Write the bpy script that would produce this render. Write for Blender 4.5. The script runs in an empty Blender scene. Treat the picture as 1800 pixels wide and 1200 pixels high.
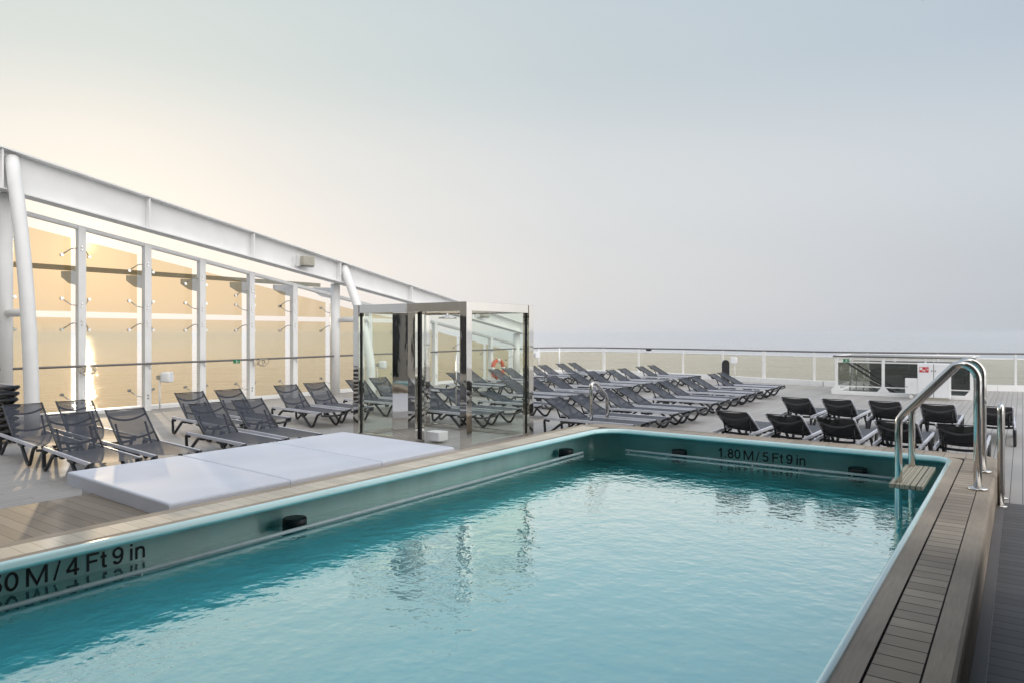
import bpy, bmesh, math, random
from mathutils import Vector, Matrix
random.seed(7)
SC = bpy.context.scene
COL = SC.collection
S = 1.2                       # all plan figures below are in 1.2 m units
R = math.radians

# ------------------------------------------------------------------ camera, sky, sun, exposure
cd = bpy.data.cameras.new("camera")
cam = bpy.data.objects.new("camera", cd)
COL.objects.link(cam)
cam.location = (0, 0, 1.62 * S)
cam.rotation_euler = (R(90), 0, R(35.663))
cd.sensor_width = 36
cd.lens = 25.0
cd.shift_y = -14 / 1800
cd.clip_start = 0.05
cd.clip_end = 60000
SC.camera = cam

HAZE = 0.5 / 1700
SUN_AZ = 66.7                 # degrees to the left of +Y
SUN_EL = 6.1
BACK = (2.2, 2.16, 2.1)
sun_dir = Vector((-math.sin(R(SUN_AZ)) * math.cos(R(SUN_EL)), math.cos(R(SUN_AZ)) * math.cos(R(SUN_EL)), math.sin(R(SUN_EL))))
sl = bpy.data.lights.new("sun", 'SUN')
sl.energy = 0.85
sl.angle = R(0.6)
sl.color = (1.0, 0.88, 0.74)
sun = bpy.data.objects.new("sun", sl)
COL.objects.link(sun)
sun.rotation_euler = sun_dir.to_track_quat('Z', 'Y').to_euler()
sun.location = (0, 0, 30)

W = bpy.data.worlds.new("World")
SC.world = W
W.use_nodes = True


def build_world():
    nt = W.node_tree
    nt.nodes.clear()
    N, L = nt.nodes.new, nt.links.new
    out = N('ShaderNodeOutputWorld')
    sky = N('ShaderNodeTexSky')
    sky.sky_type = 'NISHITA'
    sky.sun_disc = False
    sky.sun_elevation = R(SUN_EL)
    sky.sun_rotation = R(-SUN_AZ)
    sky.air_density = 1.0
    sky.dust_density = 3.0
    b1 = N('ShaderNodeBackground')
    b1.inputs['Strength'].default_value = 0.05
    L(sky.outputs[0], b1.inputs['Color'])
    tc = N('ShaderNodeTexCoord')
    nrm = N('ShaderNodeVectorMath'); nrm.operation = 'NORMALIZE'
    L(tc.outputs['Generated'], nrm.inputs[0])
    sep = N('ShaderNodeSeparateXYZ')
    L(nrm.outputs[0], sep.inputs[0])

    def ramp(stops):
        r = N('ShaderNodeValToRGB')
        e = r.color_ramp.elements
        while len(e) > 1:
            e.remove(e[-1])
        e[0].position = stops[0][0]; e[0].color = (*stops[0][1], 1)
        for p, c in stops[1:]:
            k = e.new(p); k.color = (*c, 1)
        r.color_ramp.interpolation = 'B_SPLINE' if False else 'EASE'
        L(sep.outputs['Z'], r.inputs[0])
        return r
    far = ramp([(0.0, (.545, .58, .64)), (.06, (.575, .615, .67)), (.2, (.645, .70, .755)), (.355, (.53, .615, .705)), (.6, (.54, .64, .77)), (1.0, (.52, .64, .82))])
    near = ramp([(0.0, (.96, .92, .885)), (.08, (.97, .93, .885)), (.15, (.90, .88, .845)), (.22, (.86, .855, .825)), (.355, (.70, .765, .75)), (.6, (.57, .66, .76)), (1.0, (.52, .64, .82))])
    # horizontal angle to the sun
    flat = N('ShaderNodeVectorMath'); flat.operation = 'MULTIPLY'
    L(nrm.outputs[0], flat.inputs[0]); flat.inputs[1].default_value = (1, 1, 0)
    fn = N('ShaderNodeVectorMath'); fn.operation = 'NORMALIZE'
    L(flat.outputs[0], fn.inputs[0])
    d2 = N('ShaderNodeVectorMath'); d2.operation = 'DOT_PRODUCT'
    L(fn.outputs[0], d2.inputs[0])
    d2.inputs[1].default_value = Vector((sun_dir.x, sun_dir.y, 0)).normalized()
    mr = N('ShaderNodeValToRGB')
    e = mr.color_ramp.elements
    e[0].position = .36; e[0].color = (0, 0, 0, 1)
    e[1].position = 1.0; e[1].color = (1, 1, 1, 1)
    for p, v in ((.605, .27), (.80, .47), (.93, .79)):
        k = e.new(p); k.color = (v, v, v, 1)
    L(d2.outputs['Value'], mr.inputs[0])
    mx = N('ShaderNodeMix'); mx.data_type = 'RGBA'
    L(mr.outputs[0], mx.inputs[0]); L(far.outputs[0], mx.inputs[6]); L(near.outputs[0], mx.inputs[7])
    # the open sky behind the ship, opposite the sun, is the brighter one
    mr2 = N('ShaderNodeMapRange'); mr2.interpolation_type = 'SMOOTHSTEP'
    L(d2.outputs['Value'], mr2.inputs['Value'])
    mr2.inputs['From Min'].default_value = 0.2; mr2.inputs['From Max'].default_value = -0.75
    mr2.inputs['To Min'].default_value = 0.0; mr2.inputs['To Max'].default_value = 1.0
    sc2 = N('ShaderNodeMix'); sc2.data_type = 'RGBA'
    L(mr2.outputs[0], sc2.inputs[0]); L(mx.outputs[2], sc2.inputs[6]); sc2.inputs[7].default_value = (*BACK, 1)
    # glow round the sun
    d3 = N('ShaderNodeVectorMath'); d3.operation = 'DOT_PRODUCT'
    L(nrm.outputs[0], d3.inputs[0]); d3.inputs[1].default_value = sun_dir
    cl = N('ShaderNodeMath'); cl.operation = 'MAXIMUM'; cl.inputs[1].default_value = 0
    L(d3.outputs['Value'], cl.inputs[0])
    last = sc2.outputs[2]
    for p, c in ((120, (.03, .024, .015)), (1200, (.30, .23, .12)), (30000, (3, 2.2, 1.2))):
        pw = N('ShaderNodeMath'); pw.operation = 'POWER'; pw.inputs[1].default_value = p
        L(cl.outputs[0], pw.inputs[0])
        vm = N('ShaderNodeVectorMath'); vm.operation = 'SCALE'; vm.inputs[0].default_value = c
        L(pw.outputs[0], vm.inputs['Scale'])
        ad = N('ShaderNodeVectorMath'); ad.operation = 'ADD'
        L(last, ad.inputs[0]); L(vm.outputs[0], ad.inputs[1])
        last = ad.outputs[0]
    b2 = N('ShaderNodeBackground')
    b2.inputs['Strength'].default_value = 1.02
    L(last, b2.inputs['Color'])
    add = N('ShaderNodeMixShader')          # the clear sky shows only faintly through the sea mist
    add.inputs[0].default_value = 0.9
    L(b1.outputs[0], add.inputs[1]); L(b2.outputs[0], add.inputs[2])
    L(add.outputs[0], out.inputs['Surface'])


build_world()
SC.view_settings.view_transform = 'Standard'
SC.view_settings.look = 'None'
SC.view_settings.gamma = 1
SC.view_settings.exposure = 0.0
SC.view_settings.use_curve_mapping = False
SC.cycles.use_denoising = True
SC.cycles.max_bounces = 12
SC.cycles.transparent_max_bounces = 48
SC.cycles.glossy_bounces = 6
SC.cycles.volume_bounces = 2
SC.cycles.sample_clamp_indirect = 6.0
SC.cycles.caustics_reflective = False

# ------------------------------------------------------------------ materials
MATS = {}


def mat(name):
    m = bpy.data.materials.new(name)
    m.use_nodes = True
    m.node_tree.nodes.clear()
    MATS[name] = m
    nt = m.node_tree
    out = nt.nodes.new('ShaderNodeOutputMaterial')
    return m, nt, out


def noise(nt, scale, detail=4, coord='Object', stretch=None):
    tc = nt.nodes.new('ShaderNodeTexCoord')
    src = tc.outputs[coord]
    if stretch:
        mp = nt.nodes.new('ShaderNodeMapping')
        mp.inputs['Scale'].default_value = stretch
        nt.links.new(src, mp.inputs[0]); src = mp.outputs[0]
    n = nt.nodes.new('ShaderNodeTexNoise')
    n.inputs['Scale'].default_value = scale
    n.inputs['Detail'].default_value = detail
    nt.links.new(src, n.inputs['Vector'])
    return n


def pbr(name, col, rough=.5, metal=0, var=.08, nscale=6, bump=0, bscale=40, stretch=None, spec=.5, rvar=.1, coat=0):
    m, nt, out = mat(name)
    p = nt.nodes.new('ShaderNodeBsdfPrincipled')
    p.inputs['Metallic'].default_value = metal
    p.inputs['Specular IOR Level'].default_value = spec
    p.inputs['Coat Weight'].default_value = coat
    n = noise(nt, nscale, 5, stretch=stretch)
    mr = nt.nodes.new('ShaderNodeMapRange')
    mr.inputs['From Min'].default_value = .3; mr.inputs['From Max'].default_value = .7
    mr.inputs['To Min'].default_value = 1 - var; mr.inputs['To Max'].default_value = 1 + var
    nt.links.new(n.outputs['Fac'], mr.inputs[0])
    vm = nt.nodes.new('ShaderNodeVectorMath'); vm.operation = 'SCALE'
    vm.inputs[0].default_value = col
    nt.links.new(mr.outputs[0], vm.inputs['Scale'])
    nt.links.new(vm.outputs[0], p.inputs['Base Color'])
    r2 = nt.nodes.new('ShaderNodeMapRange')
    r2.inputs['From Min'].default_value = .3; r2.inputs['From Max'].default_value = .7
    r2.inputs['To Min'].default_value = max(.01, rough * (1 - rvar)); r2.inputs['To Max'].default_value = min(1, rough * (1 + rvar))
    nt.links.new(n.outputs['Fac'], r2.inputs[0]); nt.links.new(r2.outputs[0], p.inputs['Roughness'])
    if bump:
        b = nt.nodes.new('ShaderNodeBump'); b.inputs['Strength'].default_value = bump; b.inputs['Distance'].default_value = .01
        n2 = noise(nt, bscale, 3, stretch=stretch)
        nt.links.new(n2.outputs['Fac'], b.inputs['Height']); nt.links.new(b.outputs[0], p.inputs['Normal'])
    nt.links.new(p.outputs[0], out.inputs[0])
    return m


def planks(name, col, pitch, axis, seamw=.006, var=.12, rough=.6, seamcol=.25, stain=.12, grain=1.0, butt=2.2):
    """Boards running across `axis` (0: boards side by side along x, 1: along y), in metres."""
    m, nt, out = mat(name)
    N, L = nt.nodes.new, nt.links.new
    tc = N('ShaderNodeTexCoord')
    sep = N('ShaderNodeSeparateXYZ'); L(tc.outputs['Object'], sep.inputs[0])
    c = sep.outputs[axis]; a = sep.outputs[1 - axis]
    def math_(op, x, y=None):
        n = N('ShaderNodeMath'); n.operation = op
        for i, v in enumerate((x, y)):
            if v is None: continue
            if isinstance(v, (int, float)): n.inputs[i].default_value = v
            else: L(v, n.inputs[i])
        return n.outputs[0]
    q = math_('DIVIDE', c, pitch)
    fr = math_('FRACT', q)
    fl = math_('FLOOR', q)
    seam = math_('LESS_THAN', fr, seamw / pitch)
    wn = N('ShaderNodeTexWhiteNoise'); wn.noise_dimensions = '1D'; L(fl, wn.inputs['W'])
    off = math_('MULTIPLY', wn.outputs['Value'], 7.3)
    q2 = math_('DIVIDE', math_('ADD', a, off), butt)
    fr2 = math_('FRACT', q2)
    seam2 = math_('LESS_THAN', fr2, seamw * .7 / butt)
    seam = math_('MAXIMUM', seam, seam2)
    wn2 = N('ShaderNodeTexWhiteNoise'); wn2.noise_dimensions = '2D'
    cv = N('ShaderNodeCombineXYZ'); L(fl, cv.inputs[0]); L(math_('FLOOR', q2), cv.inputs[1]); L(cv.outputs[0], wn2.inputs['Vector'])
    base = math_('ADD', math_('MULTIPLY', math_('SUBTRACT', wn2.outputs['Value'], .5), var * 2), 1.0)
    st = (1, 14, 1) if axis == 1 else (14, 1, 1)
    g = noise(nt, 5 , 6, stretch=st)
    base = math_('MULTIPLY', base, math_('ADD', math_('MULTIPLY', math_('SUBTRACT', g.outputs['Fac'], .5), .5 * grain), 1))
    s = noise(nt, .7, 5)
    base = math_('MULTIPLY', base, math_('ADD', math_('MULTIPLY', math_('SUBTRACT', s.outputs['Fac'], .5), stain * 4), 1))
    base = math_('MULTIPLY', base, math_('SUBTRACT', 1.0, math_('MULTIPLY', seam, 1 - seamcol)))
    vm = N('ShaderNodeVectorMath'); vm.operation = 'SCALE'; vm.inputs[0].default_value = col
    L(base, vm.inputs['Scale'])
    p = N('ShaderNodeBsdfPrincipled')
    L(vm.outputs[0], p.inputs['Base Color'])
    rr = N('ShaderNodeMapRange'); rr.inputs['To Min'].default_value = rough - .15; rr.inputs['To Max'].default_value = rough + .15
    L(s.outputs['Fac'], rr.inputs[0]); L(rr.outputs[0], p.inputs['Roughness'])
    b = N('ShaderNodeBump'); b.inputs['Strength'].default_value = .5; b.inputs['Distance'].default_value = .004
    L(math_('SUBTRACT', math_('MULTIPLY', g.outputs['Fac'], .3), seam), b.inputs['Height'])
    L(b.outputs[0], p.inputs['Normal'])
    L(p.outputs[0], out.inputs[0])
    return m


def glass(name, tint, refl=1.0, rough=0.0):
    m, nt, out = mat(name)
    N, L = nt.nodes.new, nt.links.new
    t = N('ShaderNodeBsdfTransparent'); t.inputs[0].default_value = (*tint, 1)
    g = N('ShaderNodeBsdfGlossy'); g.inputs['Color'].default_value = (1, 1, 1, 1); g.inputs['Roughness'].default_value = rough
    fr = N('ShaderNodeFresnel'); fr.inputs['IOR'].default_value = 1.5
    geo = N('ShaderNodeNewGeometry')
    # both faces of the solid pane count; only the outward faces reflect
    inv = N('ShaderNodeMath'); inv.operation = 'SUBTRACT'; inv.inputs[0].default_value = 1; L(geo.outputs['Backfacing'], inv.inputs[1])
    mu = N('ShaderNodeMath'); mu.operation = 'MULTIPLY'; L(fr.outputs[0], mu.inputs[0]); L(inv.outputs[0], mu.inputs[1])
    mu2 = N('ShaderNodeMath'); mu2.operation = 'MULTIPLY'; L(mu.outputs[0], mu2.inputs[0]); mu2.inputs[1].default_value = refl
    mx = N('ShaderNodeMixShader'); L(mu2.outputs[0], mx.inputs[0]); L(t.outputs[0], mx.inputs[1]); L(g.outputs[0], mx.inputs[2])
    L(mx.outputs[0], out.inputs[0])
    return m


def mesh_fabric(name, col, open_):
    m, nt, out = mat(name)
    N, L = nt.nodes.new, nt.links.new
    p = N('ShaderNodeBsdfPrincipled'); p.inputs['Base Color'].default_value = (*col, 1); p.inputs['Roughness'].default_value = .55
    p.inputs['Specular IOR Level'].default_value = .35
    w = noise(nt, 300, 1)
    b = N('ShaderNodeBump'); b.inputs['Strength'].default_value = .3; b.inputs['Distance'].default_value = .002
    L(w.outputs['Fac'], b.inputs['Height']); L(b.outputs[0], p.inputs['Normal'])
    n = noise(nt, 9, 3)
    vm = N('ShaderNodeVectorMath'); vm.operation = 'SCALE'; vm.inputs[0].default_value = col
    mr = N('ShaderNodeMapRange'); mr.inputs['To Min'].default_value = .8; mr.inputs['To Max'].default_value = 1.2
    L(n.outputs['Fac'], mr.inputs[0]); L(mr.outputs[0], vm.inputs['Scale']); L(vm.outputs[0], p.inputs['Base Color'])
    t = N('ShaderNodeBsdfTransparent')
    # the open weave closes up when seen at a slant
    lw = N('ShaderNodeLayerWeight'); lw.inputs['Blend'].default_value = .35
    mr2 = N('ShaderNodeMapRange'); mr2.inputs['To Min'].default_value = open_; mr2.inputs['To Max'].default_value = 0.0
    L(lw.outputs['Facing'], mr2.inputs[0])
    mx = N('ShaderNodeMixShader'); L(mr2.outputs[0], mx.inputs[0]); L(p.outputs[0], mx.inputs[1]); L(t.outputs[0], mx.inputs[2])
    L(mx.outputs[0], out.inputs[0])
    return m


def water_mat(name, tint, layers, dist, rough=.01, body=None, ior=1.333, gain=1.0, off=0.0, cloud=None, cw=0):
    m, nt, out = mat(name)
    N, L = nt.nodes.new, nt.links.new
    hsum = None
    for sc, amp, st in layers:
        n = noise(nt, sc, 2.5, stretch=st)
        mu = N('ShaderNodeMath'); mu.operation = 'MULTIPLY'; mu.inputs[1].default_value = amp
        L(n.outputs['Fac'], mu.inputs[0])
        if hsum is None: hsum = mu.outputs[0]
        else:
            ad = N('ShaderNodeMath'); L(hsum, ad.inputs[0]); L(mu.outputs[0], ad.inputs[1]); hsum = ad.outputs[0]
    b = N('ShaderNodeBump'); b.inputs['Strength'].default_value = 1; b.inputs['Distance'].default_value = dist
    L(hsum, b.inputs['Height'])
    fr = N('ShaderNodeFresnel'); fr.inputs['IOR'].default_value = ior
    L(b.outputs[0], fr.inputs['Normal'])
    g = N('ShaderNodeBsdfGlossy'); g.inputs['Color'].default_value = (1, 1, 1, 1); g.inputs['Roughness'].default_value = rough; L(b.outputs[0], g.inputs['Normal'])
    if not body: g.inputs['Color'].default_value = (.90, 1.0, .955, 1)
    if body:
        t = N('ShaderNodeBsdfDiffuse'); t.inputs[0].default_value = (*body, 1)
    else:
        t = N('ShaderNodeBsdfTransparent'); t.inputs[0].default_value = (*tint, 1)
    if cloud:                                # slightly cloudy, chlorinated water
        df = N('ShaderNodeBsdfDiffuse'); df.inputs[0].default_value = (*cloud, 1)
        cm = N('ShaderNodeMixShader'); cm.inputs[0].default_value = cw
        L(t.outputs[0], cm.inputs[1]); L(df.outputs[0], cm.inputs[2]); t = cm
    gn = N('ShaderNodeMath'); gn.operation = 'MULTIPLY_ADD'; gn.use_clamp = True; gn.inputs[1].default_value = gain; gn.inputs[2].default_value = off; L(fr.outputs[0], gn.inputs[0])
    mx = N('ShaderNodeMixShader'); L(gn.outputs[0], mx.inputs[0]); L(t.outputs[0], mx.inputs[1]); L(g.outputs[0], mx.inputs[2])
    L(mx.outputs[0], out.inputs[0])
    return m


WHITE = pbr('white_paint', (.84, .84, .84), .38, var=.04, nscale=2, bump=.05, bscale=8)
WHITE2 = pbr('white_gelcoat', (.82, .83, .85), .3, var=.04, nscale=3)
STEEL = pbr('stainless_steel', (.66, .64, .61), .13, metal=1, var=.06, nscale=5, rvar=.3)
MIRROR = pbr('mirror_steel', (.72, .69, .64), .03, metal=1, var=.03, nscale=3, bump=.16, bscale=3.2, stretch=(1, 1, .3))
ALU = pbr('satin_aluminium', (.68, .69, .76), .34, metal=.2, var=.06, nscale=8)
DARKRAIL = pbr('grey_rail', (.16, .15, .15), .4, metal=.3, var=.1)
BLACK = pbr('black_plastic', (.018, .019, .023), .42, var=.15, nscale=12)
GASKET = pbr('black_gasket', (.012, .012, .014), .6)
BACKFRAME = pbr('charcoal_frame', (.07, .072, .08), .35, metal=.4, var=.1)
SLING = mesh_fabric('charcoal_sling', (.040, .044, .060), .32)
SLINGB = mesh_fabric('black_sling', (.022, .023, .027), .06)
BANDB = pbr('grey_sewn_band', (.09, .09, .10), .4)
SEAT = mesh_fabric('grey_sling', (.074, .076, .090), .12)
VINYL = pbr('white_vinyl', (.63, .655, .73), .62, var=.045, nscale=2.2, bump=.35, bscale=4, stretch=(1, .45, 1))
BASINPAINT = pbr('light_turquoise_basin', (.48, .88, .95), .3, var=.04, nscale=2)
POOLPAINT = pbr('turquoise_pool_paint', (.62, .92, .88), .22, var=.10, nscale=2.5, coat=.4, stretch=(1, 1, .35))
LEDGE = pbr('wet_gutter_ledge', (.15, .30, .30), .05, var=.05, nscale=3, spec=.9)
LIPPAINT = pbr('pale_turquoise_rim', (.64, .89, .91), .15, var=.04, nscale=2, coat=.5)
RAILWHITE = pbr('white_overflow_rail', (.72, .78, .80), .3)
INK = pbr('black_lettering', (.008, .009, .012), .5)
COPE = planks('weathered_coping', (.35, .29, .23), 50, 0, seamw=.0001, var=0, stain=.42, grain=.8, butt=2.4, rough=.78)
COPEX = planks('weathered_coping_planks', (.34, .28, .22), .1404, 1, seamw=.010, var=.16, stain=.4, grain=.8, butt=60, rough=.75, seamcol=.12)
COPEL = planks('bleached_coping_planks', (.56, .50, .41), .1404, 1, seamw=.005, var=.10, stain=.3, grain=.5, butt=60, rough=.6, seamcol=.5)  # left planks: paler colour stands in for warm light falling on them
COPEY = planks('weathered_coping_end_planks', (.37, .31, .25), .24, 0, seamw=.007, var=.14, stain=.22, grain=.5, butt=60, rough=.65, seamcol=.2)
CAULK = pbr('dark_caulk', (.035, .03, .035), .7)
DECK = planks('grey_deck_boards', (.39, .37, .355), .125, 0, seamw=.009, var=.07, stain=.12, grain=.35, butt=2.8, seamcol=.25)
STEPDECK = planks('brown_step_boards', (.225, .185, .145), .125, 1, seamw=.006, var=.14, stain=.2, grain=.6, butt=40, seamcol=.25)
SHADEDECK = planks('dark_cross_boards', (.095, .088, .09), .132, 1, seamw=.011, var=.16, stain=.3, grain=.6, butt=40, seamcol=.15)  # base colour darkened to stand for the shade on these boards
TREAD = planks('bleached_tread', (.42, .38, .29), .05, 0, seamw=.006, var=.1, stain=.1, grain=.8, butt=40, seamcol=.2)
STRUCT = pbr('dark_superstructure', (.06, .06, .065), .6, var=.1, nscale=1)
HULL = pbr('hull_paint', (.6, .6, .62), .5)
TAN = glass('amber_glass', (.865, .80, .675), .6)
AFTGLASS = glass('straw_glass', (.945, .91, .825), .8)
CLEAR = glass('clear_glass', (.955, .975, .95), 1.0)
SMOKE = glass('smoked_glass', (.72, .73, .71), 1.0)
ORANGE = pbr('orange_ring', (.62, .10, .03), .55)
RED = pbr('red_sign', (.55, .03, .04), .5, var=.02)
GREEN = pbr('green_sign', (.01, .20, .07), .5, var=.02)
SIGNWHITE = pbr('sign_white', (.8, .8, .8), .5, var=.02)
BEIGE = pbr('beige_lamp_housing', (.42, .40, .33), .5)
ROPE = pbr('pale_rope', (.48, .42, .33), .8)
INNER = pbr('stairwell_dark', (.10, .11, .105), .5)
POOLWATER = water_mat('pool_water', (.52, .95, 1.0), [(1.0, .5, (1, 1, 1)), (3.2, .5, (1, 1, 1)), (7.5, .38, (1, 1, 1)), (17.0, .12, (1, 1, 1))], .0150, rough=.0, gain=2.9, off=.14, cloud=(.13, .70, .82), cw=.5)
SEAWATER = water_mat('sea_water', None, [(.012, 9.0, (1, 1, 1)), (.09, 2.2, (1, 1.6, 1)), (.5, .3, (1, 1, 1))], .16, rough=.05, body=(.11, .13, .14), gain=1.1)

# ------------------------------------------------------------------ mesh helpers (plan units in, metres out)


class MB:
    def __init__(self):
        self.bm = bmesh.new()
        self.smooth = set()

    def box(self, x0, x1, y0, y1, z0, z1, bev=0):
        bm = self.bm
        v = [bm.verts.new((x, y, z)) for z in (z0, z1) for x, y in ((x0, y0), (x1, y0), (x1, y1), (x0, y1))]
        fs = [(3, 2, 1, 0), (4, 5, 6, 7), (0, 1, 5, 4), (1, 2, 6, 5), (2, 3, 7, 6), (3, 0, 4, 7)]
        nf = [bm.faces.new([v[i] for i in f]) for f in fs]
        if bev:
            es = {e for f in nf for e in f.edges}
            r = bmesh.ops.bevel(bm, geom=list(es), offset=bev, segments=3, profile=.6, affect='EDGES')
            for f in r['faces']:
                f.smooth = True
        return self

    def prism(self, pts, d, bev=0):
        """pts: closed 3-D polygon, extruded by vector d."""
        bm = self.bm
        d = Vector(d)
        a = [bm.verts.new(p) for p in pts]
        b = [bm.verts.new(Vector(p) + d) for p in pts]
        n = len(pts)
        nf = [bm.faces.new(a[::-1]), bm.faces.new(b)]
        for i in range(n):
            nf.append(bm.faces.new((a[i], a[(i + 1) % n], b[(i + 1) % n], b[i])))
        if bev:
            es = {e for f in nf for e in f.edges}
            bmesh.ops.bevel(bm, geom=list(es), offset=bev, segments=2, profile=.6, affect='EDGES')
        return self

    def tube(self, pts, r, seg=10, cap=True, r2=None, closed=False):
        bm = self.bm
        pts = [Vector(p) for p in pts]
        n = len(pts)
        rings = []
        prev = None
        for i, p in enumerate(pts):
            if closed:
                t = (pts[(i + 1) % n] - pts[i - 1]).normalized()
            else:
                t = (pts[min(i + 1, n - 1)] - pts[max(i - 1, 0)]).normalized()
            if prev is None:
                up = Vector((0, 0, 1)) if abs(t.z) < .9 else Vector((0, 1, 0))
                u = t.cross(up).normalized()
            else:
                u = (prev - t * prev.dot(t)).normalized()
            prev = u
            w = t.cross(u)
            k = 1.0
            if 0 < i < n - 1:
                a = (pts[i] - pts[i - 1]).normalized(); b_ = (pts[i + 1] - pts[i]).normalized()
                k = 1 / max(.5, math.sqrt(max(0.0, (1 + a.dot(b_)) / 2)))
            rr = r if r2 is None else r + (r2 - r) * i / (n - 1)
            rings.append([bm.verts.new(p + (u * math.cos(2 * math.pi * j / seg) + w * math.sin(2 * math.pi * j / seg)) * rr) for j in range(seg)])
        m = n if closed else n - 1
        for i in range(m):
            A, B = rings[i], rings[(i + 1) % n]
            for j in range(seg):
                f = bm.faces.new((A[j], A[(j + 1) % seg], B[(j + 1) % seg], B[j]))
                f.smooth = True
        if cap and not closed:
            bm.faces.new(rings[0]); bm.faces.new(rings[-1][::-1])
        return self

    def lathe(self, prof, cx, cy, seg=24):
        """prof: list of (r, z) from the bottom up about a vertical axis."""
        bm = self.bm
        rings = [[bm.verts.new((cx + r * math.cos(2 * math.pi * j / seg), cy + r * math.sin(2 * math.pi * j / seg), z)) for j in range(seg)] for r, z in prof]
        for A, B in zip(rings, rings[1:]):
            for j in range(seg):
                f = bm.faces.new((A[j], A[(j + 1) % seg], B[(j + 1) % seg], B[j])); f.smooth = True
        bm.faces.new(rings[0][::-1]); bm.faces.new(rings[-1])
        return self

    def grid(self, fn, nu, nv, thick=None):
        bm = self.bm
        g = [[bm.verts.new(fn(i / nu, j / nv)) for j in range(nv + 1)] for i in range(nu + 1)]
        for i in range(nu):
            for j in range(nv):
                f = bm.faces.new((g[i][j], g[i + 1][j], g[i + 1][j + 1], g[i][j + 1])); f.smooth = True
        return self

    def build(self, name, m, parent=None, recalc=True):
        bm = self.bm
        if recalc:
            bmesh.ops.recalc_face_normals(bm, faces=bm.faces)
        bmesh.ops.scale(bm, vec=(S, S, S), verts=bm.verts)
        me = bpy.data.meshes.new(name)
        bm.to_mesh(me); bm.free()
        me.materials.append(m)
        o = bpy.data.objects.new(name, me)
        COL.objects.link(o)
        if parent:
            o.parent = parent
        return o


def tag(o, label, cat, group=None):
    o['label'] = label
    o['category'] = cat
    if group:
        o['group'] = group
    return o


def thing(name, label, cat, loc=(0, 0, 0), rz=0, group=None):
    o = bpy.data.objects.new(name, None)
    COL.objects.link(o)
    o.location = Vector(loc) * S
    o.rotation_euler = (0, 0, rz)
    o.empty_display_size = .1
    return tag(o, label, cat, group)


def structure(o, kind='structure'):
    o['kind'] = kind
    return o


def dup(root, loc, rz, label, group):
    r = root.copy(); COL.objects.link(r)
    r.location = Vector(loc) * S; r.rotation_euler = (0, 0, rz)
    r['label'] = label; r['group'] = group
    for ch in list(root.children):
        c = ch.copy(); COL.objects.link(c); c.parent = r
        for g in list(ch.children):
            d = g.copy(); COL.objects.link(d); d.parent = c
    return r


def smooth_path(pts, r=.1, n=5):
    """round the corners of a polyline"""
    pts = [Vector(p) for p in pts]
    out = [pts[0]]
    for a, b, c in zip(pts, pts[1:], pts[2:]):
        la, lc = (a - b).length, (c - b).length
        k = min(r, la * .48, lc * .48)
        p0 = b + (a - b).normalized() * k; p1 = b + (c - b).normalized() * k
        for i in range(n + 1):
            t = i / n
            out.append(p0 * (1 - t) ** 2 + b * 2 * t * (1 - t) + p1 * t * t)
    out.append(pts[-1])
    return out


def rrect(x0, x1, y0, y1, rad, z, seg=8):
    """rounded rectangle; rad for corners (x0y0, x1y0, x1y1, x0y1)"""
    if not isinstance(rad, (list, tuple)):
        rad = [rad] * 4
    out = []
    for (cx, cy, sx, sy, a0), r in zip(((x0, y0, 1, 1, 180), (x1, y0, -1, 1, 270), (x1, y1, -1, -1, 0), (x0, y1, 1, -1, 90)), rad):
        for k in range(seg + 1):
            a = R(a0 + 90 * k / seg)
            out.append(Vector((cx + sx * r + r * math.cos(a), cy + sy * r + r * math.sin(a), z)))
    return out


def ring_sweep(rings, smooth=True, cap_last=False):
    mb = MB()
    bm = mb.bm
    vs = [[bm.verts.new(p) for p in r] for r in rings]
    n = len(vs[0])
    for A, B in zip(vs, vs[1:]):
        for j in range(n):
            f = bm.faces.new((A[j], A[(j + 1) % n], B[(j + 1) % n], B[j])); f.smooth = smooth
    if cap_last:
        bm.faces.new(vs[-1])
    return mb


# ------------------------------------------------------------------ sea, hull and deck
def sheet(name, m, x0, x1, y0, y1, z):
    mb = MB()
    mb.bm.faces.new([mb.bm.verts.new(p) for p in ((x0, y0, z), (x1, y0, z), (x1, y1, z), (x0, y1, z))])
    return mb.build(name, m, recalc=False)


structure(sheet('sea', SEAWATER, -16000, 16000, -16000, 16000, -30))
# sea mist
hm, hnt, hout = mat('haze')
hv = hnt.nodes.new('ShaderNodeVolumePrincipled')
hv.inputs['Color'].default_value = (.88, .90, .94, 1)
hv.inputs['Density'].default_value = HAZE
hv.inputs['Anisotropy'].default_value = .55
hnt.links.new(hv.outputs[0], hout.inputs['Volume'])
mb = MB(); mb.box(-16500, 16500, -16500, 16500, -31.6, 8.2)
structure(mb.build('haze', hm), 'stuff')


def aft_y(x):                                   # plan of the aft rail, gently waved
    P = [(-16, 25.5), (-14, 25.3), (-11, 25.0), (-9, 24.6), (-7, 24.0), (-5, 23.6), (-3, 23.8), (-1, 24.4), (1, 25.0), (4, 25.8), (9, 26.5)]
    for (xa, ya), (xb, yb) in zip(P, P[1:]):
        if xa <= x <= xb:
            t = (x - xa) / (xb - xa)
            t = t * t * (3 - 2 * t) * .35 + t * .65
            return ya + (yb - ya) * t
    return P[0][1] if x < P[0][0] else P[-1][1]


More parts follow.
